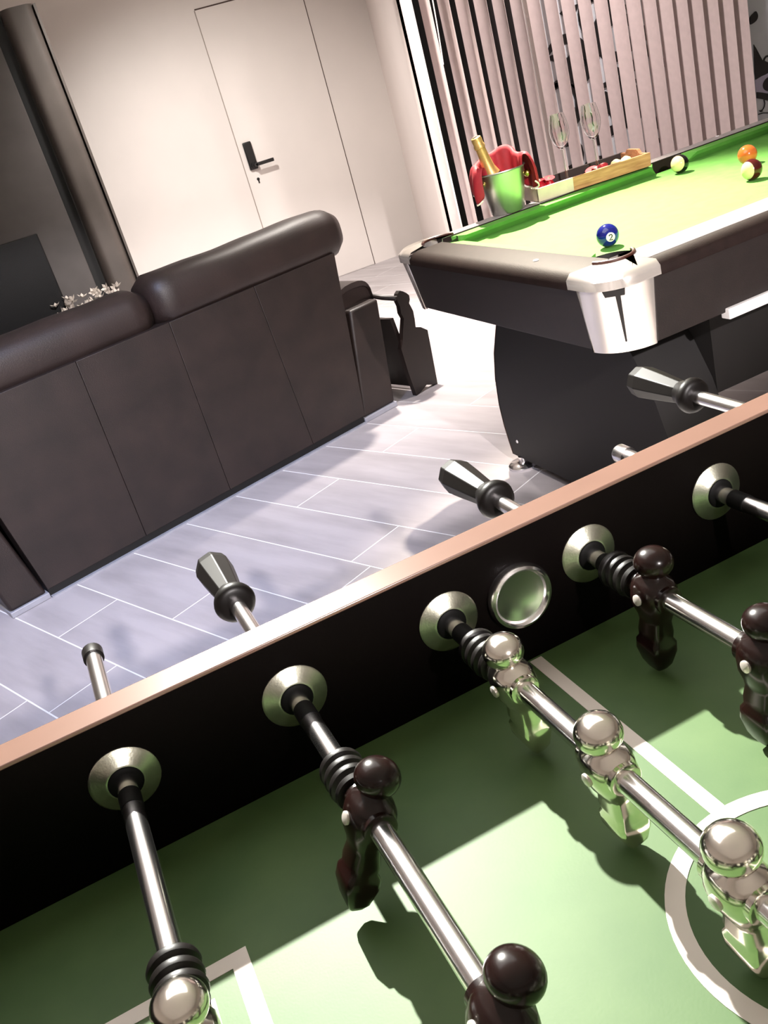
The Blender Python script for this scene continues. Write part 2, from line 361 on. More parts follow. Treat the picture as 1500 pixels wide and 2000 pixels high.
# ------------------------------------------------------------------ tall dark panel, media console, television, flowers
t = thing('room_divider', (-0.2, 5.12, 0), 'tall dark grey room divider with a glossy taupe edge post behind the sofa', 'divider')
MB().box((-1.6, 5.05, 0), (0.50, 5.2, 2.09)).build('panel_board', 'panel', t, bevel=0.004)
MB().box((0.50, 5.10, 0), (0.56, 5.2, 2.085)).build('groove', 'skirt', t)
MB().loft([[(0.65 + 0.085*max(-1, min(1, 1.15*cos(a))), 5.12 + 0.1*max(-1, min(1, 1.15*sin(a))), z) for a in [2*pi*k/32 for k in range(32)]] for z in (0, 2.09)]).build('edge_post', 'post', t)
MB().box((0.735, 5.03, 0), (0.748, 5.22, 2.085)).build('edge_trim', 'post', t)
t = thing('media_console', (-0.4, 4.72, 0), 'low dark media console standing behind the sofa under the television', 'console')
MB().box((-1.5, 4.45, 0.06), (0.72, 4.98, 0.50)).build('console_body', 'panel', t, bevel=0.006)
for i in range(3): MB().box((-1.48 + i*0.735, 4.435, 0.08), (-0.76 + i*0.735, 4.45, 0.48)).build('console_door', 'panel', t, bevel=0.003)
MB().box((-1.45, 4.5, 0), (0.67, 4.93, 0.06)).build('plinth', 'skirt', t)
t = thing('television', (-0.4, 4.78, 0.50), 'black television standing in front of the dark panel beyond the sofa', 'television')
MB().box((-1.1, 4.76, 0.56), (0.292, 4.80, 1.03)).build('screen', 'screen', t, bevel=0.004)
MB().box((-0.7, 4.70, 0.50), (-0.2, 4.86, 0.515)).box((-0.5, 4.765, 0.51), (-0.4, 4.795, 0.6)).build('stand', 'black', t)
t = thing('flower_arrangement', (0.40, 4.60, 0.50), 'low arrangement of small white flowers peeking over the sofa back', 'flowers')
MB().lathe((0.40, 4.60, 0.50), (0, 0, 1), [(0, 0.06), (0.02, 0.075), (0.08, 0.085), (0.085, 0.08), (0.07, 0.07)], 20).build('bowl', 'ceramic', t)
fl = None
for i in range(34):
    x, y, z = 0.40 + random.uniform(-0.17, 0.17), 4.60 + random.uniform(-0.08, 0.08), 0.645 + random.uniform(-0.04, 0.035)
    if i == 0:
        m_ = MB()
        for q in range(5):
            a = 2*pi*q/5; d = Vector((cos(a), sin(a), 0.45))
            m_.add([(0, 0, 0), (0.018*cos(a-.5), 0.018*sin(a-.5), 0.008), (0.028*cos(a), 0.028*sin(a), 0.016), (0.018*cos(a+.5), 0.018*sin(a+.5), 0.008), (0, 0, -0.004)],
                   [[0, 1, 2, 3], [4, 3, 2, 1], [0, 4, 1], [0, 3, 4]])
        fl = m_.build('flower', 'petal', t, local=True, smooth=0); o = fl
    else: o = fl.copy(); C.objects.link(o)
    o.location = (x - 0.40, y - 4.60, z - 0.50); o.rotation_euler = (random.uniform(-1.2, 1.2), random.uniform(-1.2, 1.2), random.uniform(0, 6))
m_ = MB()
for i in range(18):
    a = random.uniform(0, 6.28); r = random.uniform(0.07, 0.17)
    m_.tube([(0.40, 4.60, 0.57), (0.40 + r*.6*cos(a), 4.60 + .06*sin(a), 0.62), (0.40 + r*cos(a), 4.60 + .09*sin(a), 0.63)], [0.003, 0.006, 0.001], 5)
m_.build('foliage', 'leafm', t)['kind'] = 'stuff'

# ------------------------------------------------------------------ sofa (local: s along the back, t away from the camera, h up)
SO, SR = (-0.363, 2.4614, 0), radians(16.93)
sofa = thing('recliner_sofa', SO, 'dark brown leather two-seat recliner sofa seen from behind', 'sofa', rz=SR)
def quadprism(s0, s1, s0t, s1t, h0, h1, t0, t1, tl=0.0):
    return MB().loft([[(s0, t0, h0), (s1, t0, h0), (s1, t1, h0), (s0, t1, h0)], [(s0t, t0 + tl, h1), (s1t, t0 + tl, h1), (s1t, t1, h1), (s0t, t1, h1)]])
bot = [0.137, 0.535, 0.915, 1.335, 1.622]; top = [0.060, 0.547, 0.920, 1.300, 1.703]
for i in range(4):
    g = 0.0007
    quadprism(bot[i] + g, bot[i+1] - g, top[i] + g, top[i+1] - g, 0.035, 0.715, 0.0, 0.09).build('back_panel', 'leather', sofa, local=True, bevel=0.0018)
quadprism(0.15, 1.61, 0.075, 1.69, 0.03, 0.70, 0.012, 0.2).build('back_frame', 'leather', sofa, local=True)
def roll(s0, s1, ct, ch, rt, rh, n=28, endr=0.06, sag=0.0, seed=0):
    rings = []
    L = s1 - s0
    for k in range(21):
        u = k/20; s = s0 + L*u; d = min(u, 1-u)*L
        q = 1.0 if d >= endr else (0.72 + 0.28*math.sqrt(max(0, 1 - (1 - d/endr)**2)))
        wob = 1 + 0.025*sin(9*u + seed) + 0.012*sin(23*u + seed*2)
        ring = []
        for i in range(n):
            a = 2*pi*i/n; ca, sa = cos(a), sin(a); e = 0.72
            ring.append((s, ct + 0.022 + rt*q*math.copysign(abs(ca)**e, ca), ch + sag*(u-0.5) + rh*q*wob*math.copysign(abs(sa)**e, sa)))
        rings.append(ring)
    return MB().loft(rings)
roll(0.90, 1.785, 0.085, 0.785, 0.115, 0.098, endr=0.05, seed=1).build('headrest', 'leather2', sofa, local=True, smooth=60)
roll(0.03, 0.895, 0.115, 0.768, 0.118, 0.092, endr=0.05, seed=3).build('headrest', 'leather2', sofa, local=True, smooth=60)
for side in (0, 1):
    if side: a = (1.625, 1.805, 1.705, 1.862)
    else: a = (-0.002, 0.134, -0.06, 0.058)
    quadprism(a[0], a[1], a[2], a[3], 0.02, 0.47, 0.012, 0.86).build('arm', 'leather', sofa, local=True, bevel=0.012)
    c0, c1 = (1.70, 1.885) if side else (-0.085, 0.10)
    MB().loft([[(c0 + (c1-c0)*(0.5 + 0.5*math.copysign(abs(cos(x))**0.7, cos(x))), tt, 0.475 + (0.085 if 0.1 < q < 0.9 else 0.06)*math.copysign(abs(sin(x))**0.7, sin(x))) for x in [2*pi*k/24 for k in range(24)]]
               for q, tt in ((0.02, 0.09), (0.06, 0.075), (0.15, 0.07), (0.5, 0.4), (0.85, 0.8), (0.95, 0.84), (0.98, 0.85))]).build('arm_pad', 'leather2', sofa, local=True, smooth=60)
    MB().box((a[0] - 0.004, 0.004, 0.0), (a[1] + 0.004, 0.86, 0.022)).build('base_strip', 'strip', sofa, local=True, bevel=0.003)
MB().box((0.14, 0.012, 0.0), (1.62, 0.8, 0.036)).build('skirting', 'skirt', sofa, local=True)
MB().box((0.14, -0.004, 0.0), (1.62, 0.012, 0.006)).build('floor_strip', 'strip', sofa, local=True)
for i in range(2):
    s0 = 0.14 + i*0.745
    MB().box((s0, 0.2, 0.05), (s0 + 0.735, 0.86, 0.44)).build('seat_cushion', 'leather', sofa, local=True, bevel=0.05)
    MB().box((s0, 0.19, 0.42), (s0 + 0.735, 0.36, 0.72)).build('back_cushion', 'leather', sofa, local=True, bevel=0.04)

# ------------------------------------------------------------------ dark carved rack beside the sofa arm
rk = thing('magazine_rack', SO, 'dark carved wooden rack with a knobbed end panel beside the sofa arm', 'rack', rz=SR)
prof = [(1.963,.453),(1.978,.462),(1.994,.453),(2.010,.44),(2.021,.426),(2.019,.408),(2.010,.395),(2.021,.356),(2.018,.32),(2.012,.284),(2.04,.275),(2.073,.249),(2.068,.18),(2.053,.0),(2.03,.006),(1.99,.022),(1.95,.006),(1.919,.0),(1.908,.12),(1.904,.225),(1.925,.26),(1.939,.296),(1.961,.344),(1.953,.37),(1.957,.4),(1.95,.43)]
MB().prism([(s, 0.0, h) for s, h in prof], (0, 0.025, 0)).build('end_panel', 'rackwood', rk, local=True, smooth=0)
MB().prism([(s, 0.34, h) for s, h in prof], (0, 0.025, 0)).build('end_panel', 'rackwood', rk, local=True, smooth=0)
MB().tube([(1.99, 0.012, 0.43), (1.95, 0.01, 0.437), (1.92, 0.06, 0.452), (1.90, 0.17, 0.475), (1.92, 0.30, 0.452), (1.99, 0.35, 0.43)], 0.011, 8).build('carrying_bar', 'rackwood', rk, local=True)
MB().prism([(1.905, 0.025, 0.36), (1.925, 0.025, 0.36), (1.965, 0.025, 0.03), (1.945, 0.025, 0.03)], (0, 0.315, 0)).build('side_board', 'rackwood', rk, local=True, smooth=0)
MB().prism([(2.025, 0.025, 0.22), (2.045, 0.025, 0.22), (1.99, 0.025, 0.03), (1.97, 0.025, 0.03)], (0, 0.315, 0)).build('side_board', 'rackwood', rk, local=True, smooth=0)

# ------------------------------------------------------------------ pool table
ZC, ZR, ZA = F - 0.02, F + 0.016, F - 0.165        # cloth, rail top, apron bottom
PX0, PX1, PY0, PY1 = 1.17, 3.20, 0.985, 2.13
pool = thing('pool_table', ((PX0+PX1)/2, (PY0+PY1)/2, 0), 'black pool table with bright green cloth and chrome corners', 'pool table')
IX0, IX1, IY0, IY1 = 1.29, 3.08, 1.13, 2.03        # inner edges of the rails
CR = 0.054
PO = 0.010
corners = [(IX0 + PO, IY0 + PO), (IX1 - PO, IY0 + PO), (IX1 - PO, IY1 - PO), (IX0 + PO, IY1 - PO)]
# cloth bed with rounded notches at the pockets
bed = []
for (cx, cy), a0 in zip(corners, (pi/2, pi, 1.5*pi, 0)):
    bed += [(cx + CR*cos(a0 - k*pi/2/8), cy + CR*sin(a0 - k*pi/2/8), ZC - 0.02) for k in range(9)]
MB().prism(bed, (0, 0, 0.02)).build('cloth_bed', 'cloth', pool, smooth=0)
# cushions
def cushion(pts_a, pts_b): MB().loft([pts_a, pts_b]).build('cushion', 'cloth', pool, smooth=0)
CW = 0.04
def cus(y_or_x, nose, along0, along1, axis):
    d = 1 if nose > y_or_x else -1
    def sec(u, sh):
        p = [(y_or_x, ZR - 0.003), (nose - sh*d*0.0, ZR - 0.006), (nose - d*0.008, ZC + 0.018), (y_or_x + d*0.012, ZC), (y_or_x, ZC)]
        return [((q, u, z) if axis == 'y' else (u, q, z)) for q, z in p]
    def secn(u_rail, u_nose):
        p = [(y_or_x, ZR - 0.003, u_rail), (nose, ZR - 0.006, u_nose), (nose - d*0.008, ZC + 0.018, u_nose), (y_or_x + d*0.012, ZC, u_rail), (y_or_x, ZC, u_rail)]
        return [((q, u, z) if axis == 'y' else (u, q, z)) for q, z, u in p]
    cushion(secn(along0, along0 + 0.035), secn(along1, along1 - 0.035))
cus(IX0, IX0 + CW, IY0 + 0.075, IY1 - 0.075, 'y'); cus(IX1, IX1 - CW, IY0 + 0.075, IY1 - 0.075, 'y')
mid = (IX0 + IX1)/2
for yy, nn in ((IY0, IY0 + CW), (IY1, IY1 - CW)):
    cus(yy, nn, IX0 + 0.055, mid - 0.06, 'x'); cus(yy, nn, mid + 0.06, IX1 - 0.075, 'x')
# rails: sloped outer shoulder
def rail(a, b, n_in, n_out, axis, name='rail'):
    # n_in / n_out: inner and outer coordinate
    d = 1 if n_out > n_in else -1
    p = [(n_in, ZC - 0.01), (n_in, ZR), (n_out - d*0.035, ZR), (n_out - d*0.012, ZR - 0.006), (n_out, ZR - 0.022), (n_out, ZR - 0.034), (n_out - d*0.03, ZR - 0.034)]
    r = [[((q, u, z) if axis == 'y' else (u, q, z)) for q, z in p] for u in (a, b)]
    MB().loft(r).build(name, 'poolrail', pool, smooth=50)
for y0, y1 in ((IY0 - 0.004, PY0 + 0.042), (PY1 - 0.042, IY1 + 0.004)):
    MB().box((PX0 + 0.146, min(y0, y1), ZR - 0.001), (PX1 - 0.146, max(y0, y1), ZR + 0.001)).build('rail_glare_strip', 'railglare', pool)  # glare on the rail top, put in as a pale strip
CC = 0.145                                          # length of a corner casting along each side
rail(PY0 + CC, PY1 - CC, IX0, PX0, 'y'); rail(PY0 + CC, PY1 - CC, IX1, PX1, 'y')
rail(PX0 + CC, PX1 - CC, IY0, PY0, 'x'); rail(PX0 + CC, PX1 - CC, IY1, PY1, 'x')
# corner castings, liners, corner panels
for n_, (sx, sy) in enumerate(((1, 1), (-1, 1), (-1, -1), (1, -1))):
    ox, oy = (PX0 if sx > 0 else PX1), (PY0 if sy > 0 else PY1)
    ix, iy = (IX0 if sx > 0 else IX1), (IY0 if sy > 0 else IY1)
    pcx, pcy = corners[n_]
    def outline(ins, drop, rad, z):
        R0 = rad; pts = [(CC, ins)]
        pts += [(ins + R0 - R0*sin(k*pi/2/10), ins + R0 - R0*cos(k*pi/2/10)) for k in range(11)] + [(ins, CC)]
        return [(ox + sx*a, oy + sy*b, z) for a, b in pts]
    def inner(z, grow=0.0):
        qx, qy = abs(pcx - ox), abs(pcy - oy); r = CR + grow
        wx, wy = abs(ix - ox), abs(iy - oy)
        pts = [(CC, wy)] + [(qx + r*cos(a), qy + r*sin(a)) for a in [(-0.06*pi - k*pi*1.38/2/11*1.28) for k in range(12)]] + [(wx, CC)]
        return [(ox + sx*a, oy + sy*b, z) for a, b in pts]
    out = outline(0.0, 0, 0.085, ZR - 0.012); top_o = outline(0.012, 0, 0.085, ZR + 0.001); low = outline(0.0, 0, 0.085, ZR - 0.032)
    inn = inner(ZR + 0.001); inl = inner(ZC - 0.03)
    m_ = MB(); n = len(out)
    m_.loft([low, out, top_o, inn, inl], cap=False, closed=False)
    m_.build('corner_casting', 'steelw' if sx > 0 else 'chrome', pool, smooth=50)
    rim = inner(ZR + 0.003)[1:-1]
    MB().tube(rim, 0.0045, 8).build('pocket_rim', 'pocketrim', pool)
    MB().lathe((pcx, pcy, ZC - 0.12), (0, 0, 1), [(0, 0.03), (0.01, 0.055), (0.12, CR + 0.003), (0.153, CR + 0.003)], 28, cap=False).build('pocket_liner', 'liner', pool)
    if sx > 0:
        rings = []
        for z, ins in ((ZR - 0.032, 0.002), (ZR - 0.06, 0.006), (ZA - 0.004, 0.022)):
            a = [(0.125, ins)] + [(ins + 0.1 - 0.1*sin(k*pi/2/14), ins + 0.1 - 0.1*cos(k*pi/2/14)) for k in range(15)] + [(ins, 0.115)]
            rings.append([(ox + sx*p, oy + sy*q, z) for p, q in a] + [(ox + sx*(p + 0.006), oy + sy*(q + 0.006), z) for p, q in a[::-1]])
        cp = MB().loft(rings).build('corner_panel', 'steelw', pool, smooth=50)
        if sy > 0:                                  # dark tapering slot with its short cross bar
            dx, dy = -sx*0.7071, -sy*0.7071; tx, ty = 0.7071, -0.7071
            def on(z, off, lift):
                u = (ZR - 0.032 - z) / (ZR - 0.032 - ZA); ins = 0.002 + 0.02*u
                return (ox + sx*(ins + 0.1 - 0.0707) + tx*off + dx*lift, oy + sy*(ins + 0.1 - 0.0707) + ty*off + dy*lift, z)
            zt, zb = ZR - 0.036, ZA + 0.022
            MB().loft([[on(zt, 0.010, 0.0004), on(zt, 0.021, -0.002), on(zt, 0.021, 0.004), on(zt, 0.010, 0.004)], [on(zb, 0.012, -.002), on(zb, 0.0155, -.002), on(zb, 0.0155, 0.003), on(zb, 0.012, 0.003)]]).build('slot', 'liner', cp, smooth=0)
            MB().loft([[on(zt + .002, -0.016, -.003), on(zt + .002, 0.032, -.003), on(zt + .002, 0.032, 0.004), on(zt + .002, -0.016, 0.004)], [on(zt - .012, -0.012, -.003), on(zt - .012, 0.030, -.003), on(zt - .012, 0.030, 0.004), on(zt - .012, -0.012, 0.004)]]).build('slot', 'liner', cp, smooth=0)
# aprons
def apron(pts_top, pts_bot): return MB().loft([pts_bot, pts_top]).build('apron', 'poolblk', pool, bevel=0.002)
zt = ZR - 0.03
for sx in (1, -1):
    o = PX0 if sx > 0 else PX1
    apron([(o + sx*.004, PY0 + .117, zt), (o + sx*.03, PY0 + .117, zt), (o + sx*.03, PY1 - .117, zt), (o + sx*.004, PY1 - .117, zt)],
          [(o + sx*.026, PY0 + .117, ZA), (o + sx*.05, PY0 + .117, ZA), (o + sx*.05, PY1 - .117, ZA), (o + sx*.026, PY1 - .117, ZA)])
for sy in (1, -1):
    o = PY0 if sy > 0 else PY1
    apron([(PX0 + .127, o + sy*.004, zt), (PX0 + .127, o + sy*.03, zt), (PX1 - .127, o + sy*.03, zt), (PX1 - .127, o + sy*.004, zt)],
          [(PX0 + .127, o + sy*.02, ZA), (PX0 + .127, o + sy*.045, ZA), (PX1 - .127, o + sy*.045, ZA), (PX1 - .127, o + sy*.02, ZA)])
MB().box((PX0 + .06, PY0 + .05, ZA + 0.004), (PX1 - .06, PY1 - .05, ZC - 0.125)).build('underside', 'poolleg', pool)
MB().box((1.487, 0.992, F - 0.180), (2.75, 1.02, F - 0.155)).build('trim_strip', 'stripw', pool, bevel=0.002)
MB().lathe((1.232, 1.35, ZR + 0.001), (0, 0, 1), [(0, 0.0075), (0.002, 0.006)], 12).build('sight', 'stripw', pool)
for xx in (1.7, 2.1, 2.5): MB().lathe((xx, 1.06, ZR), (0, 0, 1), [(0, 0.0075), (0.002, 0.006)], 12).build('sight', 'stripw', pool)
for xx in (2.13, 2.45): MB().lathe((xx, 2.085, ZR), (0, 0, 1), [(0, 0.0075), (0.002, 0.006)], 12).build('sight', 'stripw', pool)
# pedestal legs with bulging sides, beam between them, levelling feet
yc = (PY0 + PY1)/2
zy = [(-0.166, 1.838), (-0.22, 1.87), (-0.273, 1.906), (-0.373, 1.962), (-0.47, 1.995), (-0.565, 2.010), (-0.64, 2.008), (-0.70, 1.998), (-0.745, 1.988)]
lp = [(y, z + F) for z, y in zy]; lp = lp + [(2*yc - y, z) for y, z in lp[::-1]]
for x0 in (1.37, 2.82):
    leg = MB().prism([(x0, y, z) for y, z in lp], (0.18, 0, 0)).build('pedestal', 'poolleg', pool, smooth=30)
    m_ = MB()
    far = [(y + 0.0015, z + F) for z, y in zy]
    m_.loft([[(x0 - 0.001, y, z), (x0 + 0.182, y, z), (x0 + 0.182, y + 0.0025, z), (x0 - 0.001, y + 0.0025, z)] for y, z in far]).build('edge_band', 'edge', leg)
    for yy in (1.945, 1.17):
        for xx in (x0 + 0.008, x0 + 0.15):
            MB().lathe((xx, yy, 0), (0, 0, 1), [(0, 0.05), (0.008, 0.052), (0.014, 0.045), (0.018, 0.014), (0.036, 0.014)], 24).build('levelling_foot', 'chrome', pool)
MB().lathe((1.3695, 1.94, F - 0.685), (-1, 0, 0), [(0, 0.006), (0.002, 0.005)], 12).build('bolt', 'stripw', pool)
MB().box((1.55, 1.14, F - 0.415), (2.82, 1.97, ZA + 0.002)).build('beam', 'poolleg', pool)
MB().box((1.40, 1.2, 0.012), (1.52, 1.91, 0.036)).build('foot_bar', 'strip', pool)

# balls
BR = 0.0286
def ballthing(name, x, y, m, label, stripe=None):
    o = MB().ball((x, y, ZC + BR + 0.0006), BR, 32, 20).build(name, m, org=(x, y, ZC + BR + 0.0006), smooth=180)
    return tag(o, label, 'ball')
bb = ballthing('pool_ball', 1.453, 1.361, 'ballblue', 'dark blue pool ball with a numbered white spot near the chrome corner pocket')
def spot_disc(parent, c, dirv, r, m, lift, name):
    d = Vector(dirv).normalized(); u = d.orthogonal().normalized(); w_ = d.cross(u); rings = []
    for q in range(5):
        rr = r*q/4; h = math.sqrt(BR*BR - rr*rr) + lift
        rings.append([Vector(c) + d*h + (u*cos(2*pi*k/20) + w_*sin(2*pi*k/20))*max(rr, 1e-5) for k in range(20)])
    return MB().loft(rings, cap=False).build(name, m, parent, smooth=180)
bc = (1.453, 1.361, ZC + BR + 0.0006)
dspot = (-0.32, -0.90, -0.02)
spot_disc(bb, bc, dspot, 0.0115, 'ballwhite', 0.0003, 'white_spot')
# the digit as a small raised print
d = Vector(dspot).normalized(); up = (Vector((0, 0, 1)) - d*d.z).normalized(); rt = (-d).cross(up).normalized()
two = [(-0.3, 0.3), (-0.15, 0.5), (0.15, 0.5), (0.3, 0.28), (0.2, 0.05), (-0.3, -0.5), (0.32, -0.5)]
MB().tube([Vector(bc) + (d + (rt*a*0.013 + up*b*0.013)/BR).normalized()*(BR + 0.0006) for a, b in two], 0.0015, 6).build('numeral', 'numeral', bb)
ballthing('pool_ball', 2.127, 1.895, stripe_mat('ball_black_stripe', (12, 12, 10), (-0.977, -0.472, 0.26), 0.016), 'cream pool ball with a black band near the serving tray')
ballthing('pool_ball', 2.03, 1.477, stripe_mat('ball_maroon_stripe', (64, 8, 10), (-1.1, -0.095, 0.1), 0.016), 'maroon striped pool ball with a white cap in front of the orange ball')
ballthing('pool_ball', 2.20, 1.675, 'ballorange', 'plain orange pool ball behind the maroon striped ball')

ZT = ZR + 0.0014
# ------------------------------------------------------------------ ice bucket, bottle, napkin
bk = thing('ice_bucket', (1.588, 2.08, ZT), 'steel ice bucket on the corner of the pool table rail', 'bucket')
BX, BY = 1.588, 2.08
MB().lathe((BX, BY, ZT), (0, 0, 1), [(0, 0.052), (0.003, 0.055), (0.128, 0.076), (0.131, 0.080), (0.134, 0.079), (0.132, 0.074), (0.008, 0.051)], 40).build('bucket_body', 'steel', bk)
for a in (-0.25, pi - 0.1):
    m_ = MB(); cx, cy = BX + 0.075*cos(a), BY + 0.075*sin(a)
    m_.ball((cx + .010*cos(a), cy + .010*sin(a), ZT + 0.098), 0.012, 14, 8); m_.build('bucket_knob', 'brass', bk)
bt = thing('wine_bottle', (1.575, 2.085, ZT + 0.008), 'sparkling wine bottle with a gold foil neck standing in the ice bucket', 'bottle')
bo, ba = (1.585, 2.085, ZT + 0.012), Vector((-0.23, 0.0, 0.97))
MB().lathe(bo, ba, [(0, 0.03), (0.004, 0.034), (0.105, 0.034), (0.135, 0.02)], 24).build('bottle_body', 'bottle', bt)
MB().lathe(bo, ba, [(0.118, 0.0285), (0.14, 0.0205), (0.18, 0.0165), (0.205, 0.0155), (0.207, 0.018), (0.216, 0.018), (0.218, 0.016), (0.232, 0.017), (0.240, 0.0155), (0.243, 0.009)], 24).build('foil_neck', 'foil', bt, smooth=50)
MB().lathe(bo, ba, [(0.243, 0.010), (0.2445, 0.009)], 16).build('foil_cap', 'edge', bt)
# napkin: wavy cloth hung over the back of the rim
npk = thing('red_napkin', (BX, BY, ZT + 0.1), 'red cloth with a white hem draped around the ice bucket rim', 'napkin')
NS = 44
ra, rb, rc, rd = [], [], [], []
for k in range(NS + 1):
    a = -0.75 + (pi + 1.15)*k/NS
    wv = 0.0035*sin(k*1.1) + 0.004*sin(k*0.47 + 1)
    hi = 0.022 + 0.034*math.exp(-((a - 0.95)/0.75)**2) + 0.005*sin(k*0.55)
    dp = 0.045 + 0.045*math.exp(-((a + 0.2)/0.5)**2) + 0.03*math.exp(-((a - 3.2)/0.5)**2) + 0.006*sin(k*0.8)
    P = lambda r, z: (BX + r*cos(a), BY + r*sin(a), ZT + z)
    ra.append(P(0.066 + wv*.4, 0.10)); rb.append(P(0.068 + wv, 0.134 + hi)); rc.append(P(0.091 + wv, 0.138 + hi*0.8)); rd.append(P(0.098 + wv*1.8, 0.132 - dp))
rm = [tuple((Vector(p)*0.5 + Vector(q)*0.5) + Vector((0, 0, 0.006))) for p, q in zip(rb, rc)]
rx = [tuple(Vector(p)*0.5 + Vector(q)*0.5 + Vector(((p[0]-BX)*0.10, (p[1]-BY)*0.10, 0))) for p, q in zip(rc, rd)]
o = MB().loft([ra, rb, rm, rc, rx, rd], cap=False, closed=False).build('napkin_cloth', 'napkin', npk, smooth=180, fix=False)
sm = o.modifiers.new('thick', 'SOLIDIFY'); sm.thickness = 0.003; o.modifiers.new('sub', 'SUBSURF').render_levels = 1
MB().tube(rd[0:NS:1], 0.0028, 6).build('hem', 'napedge', npk)

# ------------------------------------------------------------------ serving tray and what stands in it
A0, A1 = Vector((1.685, 2.045, ZT)), Vector((2.085, 1.985, ZT))
TR = math.atan2(A1.y - A0.y, A1.x - A0.x); TLn = (A1 - A0).length; TD = 0.185
tr = thing('serving_tray', tuple(A0), 'wooden serving tray with dark inside resting on the pool table rail', 'tray', rz=TR)
def L(b, name, m, **k): return b.build(name, m, tr, local=True, **k)
L(MB().box((0.006, 0.006, 0.0005), (TLn - .006, TD - .006, 0.009)), 'tray_bottom', 'traydark')
L(MB().prism([(0.0, 0, 0.0005), (0, 0.012, 0.0005), (0.125, 0.012, 0.0005), (0.125, 0, 0.0005)], (0, -0.006, 0.042)), 'front_board', 'traypale')
L(MB().prism([(0.125, 0, 0.0005), (0.125, 0.012, 0.0005), (TLn, 0.012, 0.0005), (TLn, 0, 0.0005)], (0, -0.006, 0.042)), 'front_board', 'traywood')
L(MB().box((0, TD - 0.012, 0.0005), (TLn, TD, 0.042)), 'back_board', 'traydark')
for s0 in (0.0, TLn - 0.012):
    pr = [(0.0, 0.0005), (TD, 0.0005), (TD, 0.042), (TD*.75, 0.042), (TD*.68, 0.055), (TD*.32, 0.055), (TD*.25, 0.042), (0, 0.042)]
    L(MB().prism([(s0, y, z) for y, z in pr], (0.012, 0, 0)), 'end_board', 'traypale' if s0 == 0 else 'traywood', smooth=0)
TW_ = Matrix.Translation(A0) @ Matrix.Rotation(TR, 4, 'Z')
def tp(s, d, z=0.0095): return TW_ @ Vector((s, d, z))
for i, (x, y) in enumerate(((1.848, 2.115), (1.962, 2.10))):
    z0 = ZT + 0.0095
    g = thing('wine_glass', (x, y, z0), ['clear tulip wine glass on the tray nearer the ice bucket', 'clear tulip wine glass on the tray nearer the striped ball'][i], 'wine glass', 'two glasses on the tray')
    MB().lathe((x, y, z0), (0, 0, 1), [(0, 0.030), (0.002, 0.0305), (0.006, 0.012), (0.012, 0.0045)], 28).build('foot', 'glass', g)
    MB().lathe((x, y, z0 + 0.0122), (0, 0, 1), [(0, 0.0042), (0.05, 0.0034), (0.100, 0.0046)], 16).build('stem', 'glass', g)
    out_ = [(0, 0.005), (0.008, 0.013), (0.022, 0.023), (0.045, 0.0315), (0.065, 0.033), (0.09, 0.029), (0.112, 0.0235)]
    inn_ = [(0.112, 0.0222), (0.09, 0.0276), (0.065, 0.0315), (0.045, 0.030), (0.022, 0.0215), (0.010, 0.012), (0.005, 0.001)]
    MB().lathe((x, y, z0 + 0.1124), (0, 0, 1), out_ + inn_, 36).build('bowl', 'glass', g, smooth=60)
bsp = [(0.045, 0.10), (0.07, 0.12), (0.10, 0.13), (0.06, 0.145), (0.085, 0.155), (0.035, 0.125), (0.225, 0.055), (0.255, 0.06), (0.24, 0.085), (0.275, 0.075)]
for i, (s, d_) in enumerate(bsp):
    p = tp(s, d_, 0.0095)
    r = 0.017 if i < 6 else 0.013
    b = thing('strawberry', tuple(p), ['red strawberry in the cluster beside the ice bucket end of the tray', 'small red strawberry in the middle of the tray'][i >= 6], 'strawberry', ['strawberries near the bucket', 'strawberries mid tray'][i >= 6])
    tilt = Vector((random.uniform(-.4, .4), random.uniform(-.4, .4), 1))
    MB().lathe(p + Vector((0, 0, 0.001)), tilt, [(0, 0.35*r), (0.3*r, 0.8*r), (0.9*r, 1.0*r), (1.5*r, 0.72*r), (2.0*r, 0.3*r), (2.15*r, 0.02)], 14).build('berry', 'berry', b)
    MB().lathe(p + Vector((0, 0, 0.001)) + tilt.normalized()*2.0*r, tilt, [(0, 0.55*r), (0.1*r, 0.4*r), (0.35*r, 0.08*r)], 6).build('calyx', 'leafm', b)
for i, (s, d_) in enumerate(((0.315, 0.06), (0.352, 0.062))):
    p = tp(s, d_, 0.0095)
    c_ = thing('cream_sweet', tuple(p), ['round cream-coloured sweet beside the strawberries in the tray', 'round cream-coloured sweet at the far end of the tray'][i], 'sweet', 'cream sweets on the tray')
    MB().lathe(p, (0, 0, 1), [(0, 0.014), (0.004, 0.019), (0.018, 0.021), (0.03, 0.015), (0.036, 0.004)], 20).build('sweet_dome', 'cream', c_)
    MB().lathe(p, (0, 0, 1), [(0.0002, 0.016), (0.006, 0.0215), (0.007, 0.0205)], 16, cap=False).build('paper_cup', 'traypale', c_)
for i, (s, d_) in enumerate(((0.15, 0.06), (0.19, 0.07))):
    p = tp(s, d_, 0.0097)
    o = MB().tube([p + Vector((0.014*cos(a) * (1 + .15*sin(3*a)), 0.022*sin(a), 0.008 + 0.003*sin(2*a))) for a in [2*pi*k/16 for k in range(16)]], 0.0075, 8).build('chocolate_twist', 'choco', org=tuple(p))
    tag(o, ['dark glossy chocolate twist in the tray nearer the bucket', 'dark glossy chocolate twist in the tray next to the small strawberries'][i], 'chocolate', 'chocolate twists')

